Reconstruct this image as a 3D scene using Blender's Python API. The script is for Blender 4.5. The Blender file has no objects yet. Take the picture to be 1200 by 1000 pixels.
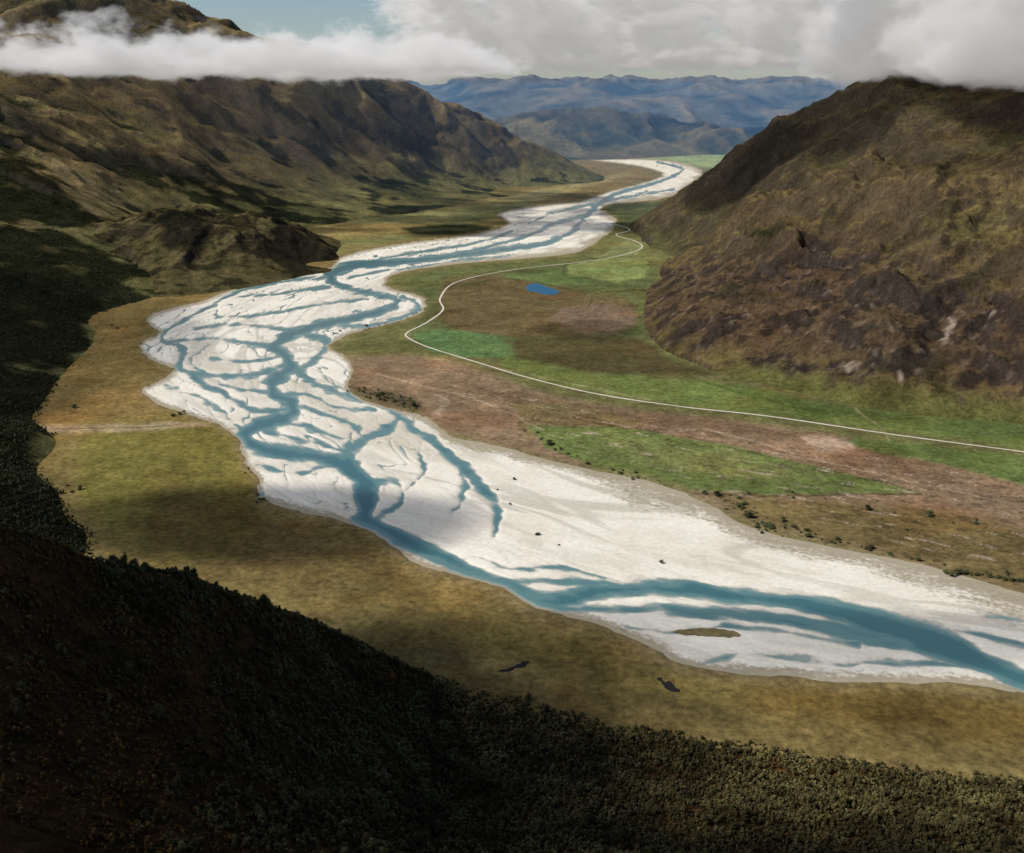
import bpy, math, numpy as np
from mathutils import Vector
rng=np.random.default_rng(7)
F=1167.0; PITCH=math.radians(18.48); H=700.0
SP,CP=math.sin(PITCH),math.cos(PITCH)
scene=bpy.context.scene
scene.view_settings.view_transform='Standard'; scene.view_settings.look='None'
scene.view_settings.exposure=0
# ---------------------------------------------------------------- image pixel helpers
def tan_below(py): return np.tan(PITCH+np.arctan((np.asarray(py,float)-500)/F))
def plan(px,py):
    """image pixel position -> metres on the valley floor"""
    px=np.asarray(px,float); Y=H/tan_below(py); t=CP*Y+SP*H
    return (px-600)/F*t, Y
def at_depth(px,py,Y):
    Z=H-Y*tan_below(py); t=CP*Y+SP*(H-Z)
    return (px-600)/F*t, Y, Z
def to_image_px(X,Y,Z):  # projects a world position to image pixel coordinates and depth
    t=CP*Y+SP*(H-Z); yc=(Y*SP-(H-Z)*CP)/t
    return 600+F*X/t, 500-F*yc, t
# ---------------------------------------------------------------- noise
perm=np.random.default_rng(3).permutation(256); perm=np.concatenate([perm,perm])
ga=np.random.default_rng(4).uniform(0,2*np.pi,256); GX,GY=np.cos(ga),np.sin(ga)
def perlin(x,y,seed=0):
    x=x+seed*17.31; y=y+seed*9.73
    xi=np.floor(x).astype(np.int64); yi=np.floor(y).astype(np.int64)
    xf=x-xi; yf=y-yi; xi&=255; yi&=255
    u=xf*xf*xf*(xf*(xf*6-15)+10); v=yf*yf*yf*(yf*(yf*6-15)+10)
    def g(i,j,a,b):
        h=perm[perm[(xi+i)&255]+((yi+j)&255)]
        return GX[h]*a+GY[h]*b
    n00=g(0,0,xf,yf); n10=g(1,0,xf-1,yf); n01=g(0,1,xf,yf-1); n11=g(1,1,xf-1,yf-1)
    return ((n00*(1-u)+n10*u)*(1-v)+(n01*(1-u)+n11*u)*v)*1.45
def fbm(x,y,o=4,seed=0,g=0.5):
    s=0;a=1;t=0
    for i in range(o):
        s=s+a*perlin(x*2**i,y*2**i,seed+i*3); t+=a; a*=g
    return s/t
def ridged(x,y,o=5,seed=0):
    s=0;a=1;t=0;w=1
    for i in range(o):
        n=1-np.abs(perlin(x*2.03**i,y*2.03**i,seed+i*5)); n=n*n
        s=s+a*n*w; w=np.clip(n*1.4,0,1); t+=a; a*=0.5
    return s/t
def sstep(a,b,x):
    t=np.clip((x-a)/(b-a),0,1); return t*t*(3-2*t)
def lin(r,g,b,k=1.15):
    c=np.array([r,g,b])/255.0
    return np.where(c<=0.04045,c/12.92,((c+0.055)/1.055)**2.4)*k
def catmull(P,n=4):
    P=np.asarray(P,float); Q=np.vstack([2*P[0]-P[1],P,2*P[-1]-P[-2]]); out=[]
    for i in range(1,len(Q)-2):
        for k in range(n):
            t=k/n
            out.append(0.5*((2*Q[i])+(-Q[i-1]+Q[i+1])*t+(2*Q[i-1]-5*Q[i]+4*Q[i+1]-Q[i+2])*t*t+(-Q[i-1]+3*Q[i]-3*Q[i+1]+Q[i+2])*t**3))
    out.append(P[-1]); return np.array(out)
def poly_sdf(x,y,poly):
    """positive inside"""
    poly=np.asarray(poly,float); n=len(poly)
    d=np.full(x.shape,1e18); ins=np.zeros(x.shape,bool)
    for i in range(n):
        ax,ay=poly[i]; bx,by=poly[(i+1)%n]
        ex,ey=bx-ax,by-ay; wx,wy=x-ax,y-ay
        t=np.clip((wx*ex+wy*ey)/(ex*ex+ey*ey+1e-9),0,1)
        d=np.minimum(d,(wx-ex*t)**2+(wy-ey*t)**2)
        c=((ay>y)!=(by>y))&(x<(bx-ax)*(y-ay)/((by-ay)+1e-12)+ax)
        ins^=c
    d=np.sqrt(d); return np.where(ins,d,-d)
def line_s(x,y,L):
    s=np.full(x.shape,-1e9)
    L=catmull(L,4)
    for i in range(len(L)-1):
        ax,ay,aw=L[i]; bx,by,bw=L[i+1]
        ex,ey=bx-ax,by-ay
        m=(x>min(ax,bx)-70)&(x<max(ax,bx)+70)&(y>min(ay,by)-70)&(y<max(ay,by)+70)
        if not m.any(): continue
        wx,wy=x[m]-ax,y[m]-ay
        t=np.clip((wx*ex+wy*ey)/(ex*ex+ey*ey+1e-9),0,1)
        d=np.sqrt((wx-ex*t)**2+(wy-ey*t)**2)
        s[m]=np.maximum(s[m],aw+(bw-aw)*t-d)
    return s
# ---------------------------------------------------------------- mesh builders
def finish(name,me,mat,label=None,cat=None,kind=None,group=None):
    ob=bpy.data.objects.new(name,me); scene.collection.objects.link(ob)
    if mat: me.materials.append(mat)
    if label: ob["label"]=label
    if cat: ob["category"]=cat
    if kind: ob["kind"]=kind
    if group: ob["group"]=group
    return ob
def raw_mesh(name,V,Fc,attrs=None,smooth=True):
    me=bpy.data.meshes.new(name); k=Fc.shape[1]
    me.vertices.add(len(V)); me.vertices.foreach_set("co",V.astype(np.float32).ravel())
    me.loops.add(Fc.size); me.loops.foreach_set("vertex_index",Fc.astype(np.int32).ravel())
    me.polygons.add(len(Fc)); me.polygons.foreach_set("loop_start",(np.arange(len(Fc))*k).astype(np.int32))
    me.polygons.foreach_set("loop_total",np.full(len(Fc),k,np.int32))
    me.polygons.foreach_set("use_smooth",np.full(len(Fc),smooth,bool))
    me.update(calc_edges=True)
    for an,a in (attrs or {}).items():
        at=me.attributes.new(an,'FLOAT_COLOR','POINT')
        c=np.ones((len(V),4),np.float32); c[:,:a.shape[1]]=a
        at.data.foreach_set("color",c.ravel())
    return me
def grid_mesh(name,P,keep=None,attrs=None):
    R,C=P.shape[:2]; idx=np.arange(R*C).reshape(R,C)
    Q=np.stack([idx[:-1,:-1],idx[:-1,1:],idx[1:,1:],idx[1:,:-1]],-1).reshape(-1,4)
    if keep is not None:
        kv=keep.ravel(); Q=Q[kv[Q].any(1)]
    used=np.unique(Q); re=np.zeros(R*C,np.int64); re[used]=np.arange(len(used))
    A={k:a.reshape(R*C,-1)[used] for k,a in (attrs or {}).items()}
    return raw_mesh(name,P.reshape(-1,3)[used],re[Q],A)
# ---------------------------------------------------------------- materials
class NT:
    def __init__(s,name):
        s.m=bpy.data.materials.new(name); s.m.use_nodes=True; s.t=s.m.node_tree; s.t.nodes.clear()
        s.out=s.n('ShaderNodeOutputMaterial')
    def n(s,k,**kw):
        nd=s.t.nodes.new(k)
        for a,b in kw.items(): setattr(nd,a,b)
        return nd
    def l(s,a,b): s.t.links.new(a,b)
    def inp(s,sock,v):
        if isinstance(v,bpy.types.NodeSocket): s.l(v,sock)
        else: sock.default_value=v
    def math(s,op,a,b=0.0,c=None,clamp=False):
        nd=s.n('ShaderNodeMath',operation=op,use_clamp=clamp)
        s.inp(nd.inputs[0],a); s.inp(nd.inputs[1],b)
        if c is not None: s.inp(nd.inputs[2],c)
        return nd.outputs[0]
    def noise(s,vec,scale,detail=4,rough=0.55,dist=0.0):
        nd=s.n('ShaderNodeTexNoise'); s.l(vec,nd.inputs['Vector']); nd.inputs['Scale'].default_value=scale
        nd.inputs['Detail'].default_value=detail; nd.inputs['Roughness'].default_value=rough
        nd.inputs['Distortion'].default_value=dist
        return nd.outputs['Fac']
    def mrange(s,v,a,b,c,d,smooth=False):
        nd=s.n('ShaderNodeMapRange'); nd.interpolation_type='SMOOTHSTEP' if smooth else 'LINEAR'
        s.inp(nd.inputs[0],v)
        for i,x in enumerate((a,b,c,d)): s.inp(nd.inputs[i+1],x)
        return nd.outputs[0]
    def mix(s,f,a,b,bt='MIX'):
        nd=s.n('ShaderNodeMix',data_type='RGBA',blend_type=bt); nd.clamp_factor=True
        s.inp(nd.inputs[0],f); s.inp(nd.inputs[6],a); s.inp(nd.inputs[7],b)
        return nd.outputs[2]
    def grey(s,v):
        cc=s.n('ShaderNodeCombineColor'); [s.l(v,cc.inputs[i]) for i in range(3)]; return cc.outputs[0]
    def attr(s,name):
        nd=s.n('ShaderNodeAttribute'); nd.attribute_name=name; return nd
    def bump(s,h,strength,dist):
        nd=s.n('ShaderNodeBump'); s.l(h,nd.inputs['Height']); nd.inputs['Strength'].default_value=strength
        nd.inputs['Distance'].default_value=dist; return nd.outputs[0]
    def bsdf(s,col,rough=1.0,spec=0.0,nrm=None):
        b=s.n('ShaderNodeBsdfPrincipled'); s.inp(b.inputs['Base Color'],col); s.inp(b.inputs['Roughness'],rough)
        b.inputs['Specular IOR Level'].default_value=spec
        if nrm: s.l(nrm,b.inputs['Normal'])
        s.l(b.outputs[0],s.out.inputs[0]); return b
    def pos(s): return s.n('ShaderNodeTexCoord').outputs['Object']

def terrain_mat(name,sc,lo=0.55,hi=1.5,bump=(0.8,8.0),f=(0.6,1.4)):
    m=NT(name); p=m.pos(); c=m.attr('Col').outputs['Color']
    n1=m.noise(p,sc,7,0.70); n2=m.noise(p,sc*6.3,6,0.78)
    kk=m.math('MULTIPLY',m.mrange(n1,0.3,0.7,lo,hi),m.mrange(n2,0.3,0.7,f[0],f[1]))
    col=m.mix(1.0,c,m.grey(kk),'MULTIPLY')
    n3=m.noise(p,sc*0.4,5,0.6)
    hs=m.mix(m.mrange(n3,0.45,0.65,0,0.35),col,m.mix(1.0,col,(1.15,1.0,0.86,1),'MULTIPLY'))
    h=m.math('ADD',n1,m.math('MULTIPLY',n2,0.35))
    m.bsdf(hs,1,0,m.bump(h,bump[0],bump[1])); return m.m
mat_floor=terrain_mat('valley_grass',0.014,0.74,1.3,(0.7,3.5),(0.45,1.6))
mat_mtn=terrain_mat('mountain_slope',0.012,0.62,1.42,(1.0,22.0),(0.45,1.6))
mat_far=terrain_mat('far_range_slope',0.0024,0.6,1.4,(1.0,60.0))
mat_fore=terrain_mat('bracken_slope',0.05,0.4,1.7,(1.0,3.0))

def gravel_mat():
    m=NT('river_gravel'); p=m.pos(); a=m.attr('aux'); sx=m.n('ShaderNodeSeparateColor'); m.l(a.outputs['Color'],sx.inputs[0])
    z=sx.outputs[0]; u=sx.outputs[1]; v=sx.outputs[2]
    cv=m.n('ShaderNodeCombineXYZ'); m.l(m.math('MULTIPLY',u,0.22),cv.inputs[0]); m.l(v,cv.inputs[1])
    st=m.noise(cv.outputs[0],7.0,3,0.5,0.8)
    st2=m.noise(cv.outputs[0],17.0,4,0.55,1.0)
    fine=m.noise(p,0.12,5,0.7)
    zz=m.math('ADD',z,m.math('MULTIPLY',m.math('SUBTRACT',fine,0.5),0.5))
    wet=m.mrange(zz,0.0,0.4,0.75,0,True)
    damp=m.mrange(zz,0.1,1.0,0.32,0,True)
    big=m.noise(cv.outputs[0],2.5,4,0.6)
    s1=m.mrange(m.math('ABSOLUTE',m.math('SUBTRACT',st,0.5)),0.008,0.05,0.62,0,True)
    s1=m.math('MULTIPLY',s1,m.mrange(big,0.42,0.58,0.25,1))
    s2=m.mrange(m.math('ABSOLUTE',m.math('SUBTRACT',st2,0.5)),0.004,0.045,0.36,0,True)
    s2=m.math('MULTIPLY',s2,m.mrange(big,0.36,0.56,1,0.2))
    col=m.mix(m.mrange(m.noise(p,0.006,4,0.6),0.35,0.65,0,1),(0.79,0.755,0.665,1),(0.68,0.64,0.55,1))
    col=m.mix(damp,col,(0.50,0.48,0.42,1))
    col=m.mix(s1,col,(0.41,0.385,0.32,1)); col=m.mix(s2,col,(0.46,0.43,0.36,1))
    col=m.mix(wet,col,(0.35,0.35,0.31,1))
    tan=m.mrange(m.noise(cv.outputs[0],3.4,7,0.66),0.54,0.66,0,0.6,True)
    col=m.mix(tan,col,(0.46,0.42,0.335,1))
    stv=m.noise(cv.outputs[0],60.0,5,0.7)
    mg=m.math('SUBTRACT',1.0,m.math('ADD',a.outputs['Alpha'],m.math('MULTIPLY',m.math('SUBTRACT',m.math('MULTIPLY',m.math('ADD',fine,stv),0.5),0.5),3.0)))
    col=m.mix(m.mrange(mg,0.2,0.9,0,0.85,True),col,(0.29,0.245,0.165,1))
    col=m.mix(1.0,col,m.grey(m.mrange(fine,0.3,0.7,0.86,1.09)),'MULTIPLY')
    m.bsdf(col,0.95,0.1,m.bump(m.math('ADD',stv,fine),0.25,1.0)); return m.m
def water_mat():
    m=NT('glacial_water'); p=m.pos(); a=m.attr('aux'); sx=m.n('ShaderNodeSeparateColor'); m.l(a.outputs['Color'],sx.inputs[0])
    cv=m.n('ShaderNodeCombineXYZ'); m.l(m.math('MULTIPLY',sx.outputs[1],0.25),cv.inputs[0]); m.l(sx.outputs[2],cv.inputs[1])
    fl=m.noise(cv.outputs[0],22.0,5,0.6,0.6)
    d=m.math('ADD',sx.outputs[0],m.math('MULTIPLY',m.math('SUBTRACT',m.noise(p,0.02,5,0.65),0.5),0.8))
    d=m.math('ADD',d,m.math('MULTIPLY',m.math('SUBTRACT',fl,0.5),1.5))
    f=m.mrange(d,-0.1,0.8,0,1,True)
    col=m.mix(f,(0.29,0.345,0.315,1),(0.105,0.21,0.215,1))
    f2=m.mrange(d,0.9,2.3,0,0.9,True); col=m.mix(f2,col,(0.042,0.13,0.15,1))
    w=m.noise(p,0.25,3,0.6)
    m.bsdf(col,0.25,0.3,m.bump(w,0.25,0.6)); return m.m
def simple(name,c,rough=0.9,spec=0.1,sc=0.3,var=0.3):
    m=NT(name); p=m.pos(); n=m.noise(p,sc,5,0.65)
    m.bsdf(m.mix(1.0,(*c,1),m.grey(m.mrange(n,0.3,0.7,1-var,1+var)),'MULTIPLY'),rough,spec); return m.m
def foliage_mat(name,gain=1.0):
    m=NT(name); c=m.attr('Col').outputs['Color']; p=m.n('ShaderNodeNewGeometry').outputs['Position']
    n=m.noise(p,0.02,4,0.6)
    m.bsdf(m.mix(1.0,c,m.grey(m.mrange(n,0.3,0.7,0.45*gain,1.7*gain)),'MULTIPLY'),0.9,0.1); return m.m
mat_gravel=gravel_mat(); mat_water=water_mat(); mat_fol=foliage_mat('beech_foliage',1.2)
mat_road=simple('pale_gravel_road',(0.58,0.52,0.43)); mat_pond=simple('pond_water',(0.02,0.105,0.20),0.5,0.1)
mat_dark=simple('dark_pond_water',(0.022,0.02,0.018),0.6,0.05); mat_isl=simple('island_grass',(0.17,0.14,0.065),0.9,0.1,0.1,0.4)

# ---------------------------------------------------------------- river data (banks and channels traced by hand in image pixels)
GR_L=[(690,187.3),(745,194),(777,203),(765,212),(715,225),(680,237),(620,243),(585,252),(598,262),(560,275),(490,284),(440,292),(400,303),(387,315),(340,325),(285,335),(240,353),(180,369),(176,380),(190,390),(172,400),(167,412),(185,425),(207,432),(195,445),(170,456),(178,467),(205,480),(245,493),(270,505),(282,520),(287,545),(302,560),(300,583),(340,594),(400,608),(440,625),(480,655),(540,675),(590,690),(630,714),(680,725),(735,745),(780,765),(800,776),(900,789),(1000,796),(1100,800),(1160,804),(1200,813),(1300,832),(1500,865),(1800,900)]
GR_R=[(1800,880),(1500,790),(1300,732),(1200,700),(1150,685),(1080,665),(1000,650),(930,635),(880,620),(840,600),(800,580),(740,562),(690,552),(640,541),(600,530),(560,520),(530,515),(510,500),(480,486),(430,470),(407,455),(410,435),(402,418),(386,405),(410,390),(450,381),(490,367),(497,350),(470,343),(450,335),(460,322),(510,312),(580,305),(640,300),(680,294),(710,275),(722,258),(702,246),(720,238),(770,234),(800,223),(815,210),(822,200),(790,190),(740,187)]
GRAVEL=GR_L+GR_R
CH=[
[(770,190,1.2),(800,199,1.6),(770,214,2),(720,228,2.5),(690,250,3),(672,270,3),(640,285,3.5),(600,291,3.5),(540,299,4),(470,307,4.5),(410,312,6),(386,324,7),(402,336,4),(440,345,4),(465,353,4),(450,364,5),(400,376,6),(352,388,7),(325,403,8),(340,420,8),(343,432,7),(320,446,8),(315,458,8),(342,474,9),(338,490,9),(300,500,9),(286,515,9),(312,529,9),(375,535,8),(408,547,10),(430,572,13),(430,600,13),(452,625,12),(500,650,10),(550,672,10),(590,688,11),(630,706,11),(665,707,11),(700,696,10),(760,690,10),(830,694,10),(900,703,11),(970,717,14),(1030,733,18),(1090,750,21),(1140,772,17),(1200,797,15),(1300,830,16),(1500,880,20)],
[(343,428,5),(365,447,5),(400,460,4),(440,470,4),(463,485,5),(458,500,6),(430,514,6),(408,530,6),(402,545,6)],
[(463,487,4),(508,518,5),(543,548,6),(572,578,7),(583,600,6),(578,625,2)],
[(540,545,2),(548,575,4),(530,600,2)],
[(432,565,4),(460,565,4),(476,578,3),(466,592,4),(446,606,4),(436,610,4)],
[(420,500,2),(412,520,5),(405,545,6)],
[(530,662,3),(560,655,2.5),(600,668,3),(660,667,2.5),(720,684,4),(760,690,4)],
[(590,684,3),(650,682,3),(720,687,5)],
[(620,705,6),(650,713,7),(720,718,7),(800,716,8),(880,720,9),(950,733,9),(1040,748,8)],
[(735,738,2),(800,742,3),(880,736,3),(940,746,3),(1010,755,3)],
[(820,775,2),(900,770,2),(980,778,2.5),(1080,776,4),(1150,785,4)],
[(1080,740,4),(1120,742,3),(1170,750,3),(1230,765,4),(1400,810,5)],
[(1150,720,1),(1200,726,2),(1300,750,2)],
[(240,362,2),(215,376,3),(192,394,3),(214,412,4),(212,430,4),(235,440,4),(290,440,4),(335,430,4)],
[(214,432,3),(240,452,4),(262,462,4),(285,478,4),(310,482,4),(340,480,4)],
[(195,400,2),(250,398,2.5),(300,402,3),(330,405,3)],
[(280,348,1.5),(330,344,2),(385,336,3)],
[(255,372,1.5),(310,368,2),(370,358,2),(430,350,2)],
[(380,380,3),(430,383,3),(470,372,3),(492,358,3),(470,348,3)],
[(355,392,4),(385,402,4),(372,420,3),(355,432,3)],
[(500,302,1.5),(560,292,2),(620,276,2.4),(650,262,2.5),(690,252,2.5)],
[(430,306,1.5),(500,294,2),(560,284,1.5),(600,272,2)],
[(640,250,1),(680,243,1.5),(730,232,1.5),(790,222,1.5)],
[(300,500,3),(330,512,3),(380,520,3),(410,532,3)],
[(196,452,2),(240,470,2),(262,486,2.5),(284,505,3)],
[(300,545,2),(350,555,2.5),(380,545,2.5),(410,548,3)],
[(345,476,3),(385,486,3),(415,500,3),(430,512,3)],
[(250,420,1.5),(290,424,2),(330,418,2.5)],[(330,460,2),(370,465,2.5),(400,478,2),(440,480,3)],
[(490,520,1.5),(500,545,2.5),(490,565,2),(476,578,2)],
[(440,300,1.2),(400,322,2),(330,330,2),(270,345,2),(235,365,2)],[(600,300,1),(560,303,1.5),(500,312,1.5),(450,318,1.5),(410,326,2)],
[(620,262,1),(660,246,1.5),(710,236,1.2),(760,224,1)],
[(230,385,1.5),(270,380,2),(320,385,2),(350,390,3)],[(240,405,1.5),(225,425,2),(262,450,2),(300,460,2),(318,455,3)],
[(320,500,2),(350,498,2.5),(390,510,2.5),(420,515,3)],[(270,480,1.5),(255,497,2),(290,520,2.5)],
]
CL=[(1800,900),(1450,818),(1200,755),(1000,715),(800,670),(640,622),(500,570),(400,510),(320,450),(285,405),(340,360),(430,325),(540,300),(640,275),(700,250),(770,215),(785,195)]
clx,cly=plan(*np.array(CL,float).T); CLW=catmull(np.stack([clx,cly],1),4)
def flow(X,Y):
    best=np.full(X.shape,1e18); U=np.zeros(X.shape); V=np.zeros(X.shape); cum=0
    for i in range(len(CLW)-1):
        a=CLW[i]; e=CLW[i+1]-a; L=np.hypot(*e); wx,wy=X-a[0],Y-a[1]
        t=np.clip((wx*e[0]+wy*e[1])/L**2,0,1); d=(wx-e[0]*t)**2+(wy-e[1]*t)**2
        m=d<best; best[m]=d[m]; U[m]=(cum+t*L)[m]; V[m]=((e[0]*wy-e[1]*wx)/L)[m]; cum+=L
    return U,V
# ---------------------------------------------------------------- valley floor fan grid
rows=np.arange(1020,184.6,-1.1); Yr=H/tan_below(rows)
Yr=np.concatenate([[200,450,700],Yr[Yr>720],[12500,13500,15000,18000,24000,34000,60000]])
cols=np.concatenate([[-9000,-4000,-2000,-1000,-500],np.arange(-200,1400,1.4),[1700,2200,3200,5200,10000]])
Yg,Cg=np.meshgrid(Yr,cols,indexing='ij'); T=CP*Yg+SP*H; Xg=(Cg-600)/F*T
wa=7+Yg*0.0016
Xw=Xg+wa*fbm(Xg/70,Yg/70,4,1)+14*fbm(Xg/260,Yg/260,3,501); Yw=Yg+wa*fbm(Xg/70,Yg/70,4,5)+14*fbm(Xg/260,Yg/260,3,505)
pxw,pyw,_=to_image_px(Xw,Yw,0.0)
mpp=T/F
gs=poly_sdf(pxw,pyw,catmull(GRAVEL,2))*mpp
zone=gs>-60
U=np.zeros_like(Xg); V=np.zeros_like(Xg); U[zone],V[zone]=flow(Xg[zone],Yg[zone])
s=np.full(Xg.shape,-40.0)
uu,vv=U[zone],V[zone]; xz,yz=Xg[zone],Yg[zone]
wb=(14+yz*0.002)
zx,zy,_=to_image_px(Xw[zone]+wb*fbm(xz/130,yz/130,3,301),Yw[zone]+wb*fbm(xz/130,yz/130,3,305),0.0)
sb=np.full(zx.shape,-1e9); sm_=np.full(zx.shape,-1e9); mp_=mpp[zone]
for j,L in enumerate(CH):
    k=1.0 if j==0 else 0.98
    q=line_s(zx,zy,[(a,b,c*k) for a,b,c in L])*mp_
    if j==0: sm_=q
    else: q=np.minimum(q,7)
    sb=np.maximum(sb,q)
near=np.exp(-(sb/24.0)**2)
sb=sb+near*(10*fbm(uu/130,vv/36,3,310)+5*fbm(xz/42,yz/42,4,315))-1.0
sb=np.maximum(sb,sm_-6)
wv=vv+45*fbm(uu/300,vv/200,3,8)
n1=fbm(uu/380,wv/70,2,21); n2=fbm(uu/230,wv/40,2,33); n3=fbm(uu/500,wv/110,2,37); mk=fbm(uu/500,vv/200,3,40)
wsc=1+yz/4000
dry=sstep(430,600,zx+0.5*(zy-560))
c1=2.4-10*dry
small=(0.024-np.abs(n1))*170*wsc-6*sstep(0.05,-0.1,mk)-14*dry
small2=(0.016-np.abs(n2))*100*wsc-7*sstep(-0.05,0.1,mk)-14*dry
small3=(0.022-np.abs(n3))*210*wsc-7*sstep(0.15,0.0,mk)-14*dry
ss=np.maximum.reduce([sb,np.minimum(small-0.8,c1),np.minimum(small2-1.2,c1),np.minimum(small3-1.0,c1)])
ss=np.minimum(ss,gs[zone]*0.8-1)
s[zone]=ss
bar=fbm(U/160,V/40,4,50)
zb=np.clip(-s*0.19,-2.6,1.15)+0.08*bar*sstep(0,6,-s)+0.35*bar*sstep(0,10,s)
keep=gs>-12
mw=14+70*sstep(480,700,pxw)*sstep(40,-40,V)*sstep(1500,1300,pxw)*np.clip(0.5+1.3*fbm(U/300,V/200,3,77),0.05,1.2)
A4=np.stack([zb,U/1000,V/1000,np.clip(gs/mw,-0.5,1.8)],-1)
me=grid_mesh('riverbed',np.stack([Xg,Yg,zb],-1),keep,{'aux':A4})
finish('riverbed',me,mat_gravel,'wide pale gravel riverbed crossed by braided channels','riverbed','structure')
me=grid_mesh('river',np.stack([Xg,Yg,np.zeros_like(Xg)],-1),keep&(zb<0.5)&(gs>-2),{'aux':np.stack([-zb,U/1000,V/1000],-1)})
finish('river',me,mat_water,'turquoise glacial water braiding through pale gravel','river','structure')
# floor colours
px0,py0,_=to_image_px(Xg,Yg,0.0)
wf=14+Yg*0.005
pxf,pyf,_=to_image_px(Xg+wf*fbm(Xg/110,Yg/110,5,401),Yg+wf*fbm(Xg/110,Yg/110,5,405),0.0)
col=np.zeros(Xg.shape+(3,))
right=sstep(-6,6,-poly_sdf(pxw,pyw,[(-9000,186),(690,187)]+GR_L[1:]+[(1800,2000),(-9000,2000)]))[...,None]
col[:]=lin(105,93,58)*(1-right)+lin(92,92,58)*right
def paint(poly,c,soft=4,k=1.0,sm=True):
    global col
    x_,y_=(pxf,pyf) if sm else (pxw,pyw)
    if sm: soft=soft*1.1
    p=catmull(poly+[poly[0]],3)[:-1] if sm else np.array(poly,float)
    x0,y0=p.min(0)-40; x1,y1=p.max(0)+40
    m=(x_>x0)&(x_<x1)&(y_>y0)&(y_<y1)
    sd=poly_sdf(x_[m],y_[m],p); w=(sstep(-soft,soft,sd)*k)[:,None]
    g=np.array(c,float)
    if g[1]>g[0]: g=g*0.64+0.36*g.mean()*np.array([1.08,1.02,0.76]); g*=1.02
    col[m]=col[m]*(1-w)+lin(*g)*w
# west bank
paint([(20,420),(110,400),(190,345),(250,345),(170,380),(165,410),(190,440),(60,460)],(112,96,58),10)
paint([(60,465),(170,455),(200,480),(140,500),(50,500)],(116,98,60),6)
paint([(100,500),(250,500),(290,560),(300,640),(180,660),(90,580)],(102,96,51),14)
paint([(200,560),(330,600),(470,660),(440,700),(300,680),(150,640)],(78,66,42),22,0.7)  # soft dark patch paints the cloud shadow on this bank
paint([(480,690),(620,730),(780,790),(900,810),(800,830),(620,780),(520,740)],(103,92,54),14)
paint([(600,760),(760,810),(900,850),(860,860),(700,820)],(80,72,44),12,0.8)
paint([(380,640),(480,690),(560,740),(500,760),(400,700)],(86,77,47),12,0.7)
paint([(900,800),(1200,825),(1300,860),(1200,880),(1000,850),(860,830)],(94,78,43),16)
paint([(560,705),(700,752),(780,782),(760,775),(660,735),(600,712)],(120,104,66),3,0.5)
paint([(400,255),(560,240),(640,232),(560,262),(460,285),(380,300),(330,290)],(104,108,66),5)
paint([(340,262),(470,262),(540,268),(420,280),(350,280)],(116,104,66),3)
paint([(470,268),(520,263),(575,266),(560,274),(490,276)],(38,46,30),2)  # dark green tree shadows painted into the floor colour
paint([(560,235),(690,212),(740,203),(700,215),(640,232)],(128,122,84),3)
paint([(40,500),(120,498),(225,495),(240,502),(120,507),(45,506)],(150,135,115),2,0.5)
# east bank
paint([(460,325),(560,312),(700,300),(760,300),(770,340),(760,390),(800,430),(700,440),(560,420),(480,400),(500,360),(470,340)],(82,94,54),5)
paint([(690,290),(740,275),(790,290),(770,305),(700,305)],(98,104,60),3)
paint([(520,328),(600,320),(690,345),(735,350),(745,385),(700,396),(620,396),(545,390),(512,372)],(88,78,54),5)
paint([(655,364),(700,357),(742,364),(738,384),(705,390),(670,383),(648,376)],(112,96,82),4,0.7)
paint([(485,393),(520,386),(598,396),(620,406),(600,419),(540,420),(498,410)],(74,110,62),1.2,1,False)
paint([(665,311),(712,303),(760,306),(757,325),(722,332),(664,322)],(104,124,68),1.2,1,False)
paint([(580,322),(655,318),(700,333),(640,336)],(82,106,58),1.2,1,False)
paint([(735,282),(755,290),(748,300),(700,302)],(110,122,76),1.2,1,False)
paint([(590,398),(740,396),(790,425),(840,438),(720,440),(620,428)],(74,68,45),5)  # olive ground with a shadowy tone painted in
paint([(400,418),(520,421),(600,450),(700,475),(850,492),(1000,515),(1130,545),(1250,560),(1400,600),(1400,740),(1200,695),(1050,655),(900,618),(800,578),(640,537),(520,507),(415,462)],(116,98,78),5)
paint([(560,455),(700,478),(820,492),(960,515),(860,512),(700,490),(600,475)],(100,82,64),6)
paint([(840,580),(980,590),(1100,600),(1250,640),(1200,690),(1040,650),(900,618)],(98,86,56),8)
paint([(600,470),(680,478),(760,500),(660,500),(620,515)],(106,95,66),6)
paint([(622,500),(720,500),(850,522),(960,548),(1078,579),(900,582),(800,575),(700,551),(640,526)],(86,104,51),2,1,False)
paint([(700,512),(840,532),(960,556),(880,562),(760,545)],(102,110,60),6,0.7)
paint([(590,418),(700,438),(860,452),(1000,480),(1200,500),(1400,520),(1400,560),(1200,527),(1000,500),(800,476),(700,460),(600,438)],(88,106,49),3)
paint([(860,452),(1000,478),(1200,498),(1200,520),(1010,492),(880,468)],(66,88,42),4,0.8)
paint([(1000,513),(1200,536),(1400,560),(1400,600),(1200,568),(1120,548),(1000,525)],(78,101,48),2.5)
paint([(940,512),(1000,520),(985,530),(955,524)],(165,150,134),3,0.5)
paint([(505,462),(522,466),(520,486),(508,492),(512,475)],(150,134,114),2,0.5)
paint([(412,452),(440,458),(480,466),(496,478),(488,486),(450,476),(412,464)],(52,52,36),4,0.8)
paint([(735,188),(800,180),(870,176),(900,182),(850,196),(825,197)],(112,140,92),2)
paint([(700,182),(800,176),(780,184),(730,187)],(120,132,98),1.5)
paint([(720,252),(760,240),(800,236),(770,262),(730,272)],(70,82,50),2)
paint([(690,240),(740,236),(760,240),(720,250)],(48,60,42),2,0.8)
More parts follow.
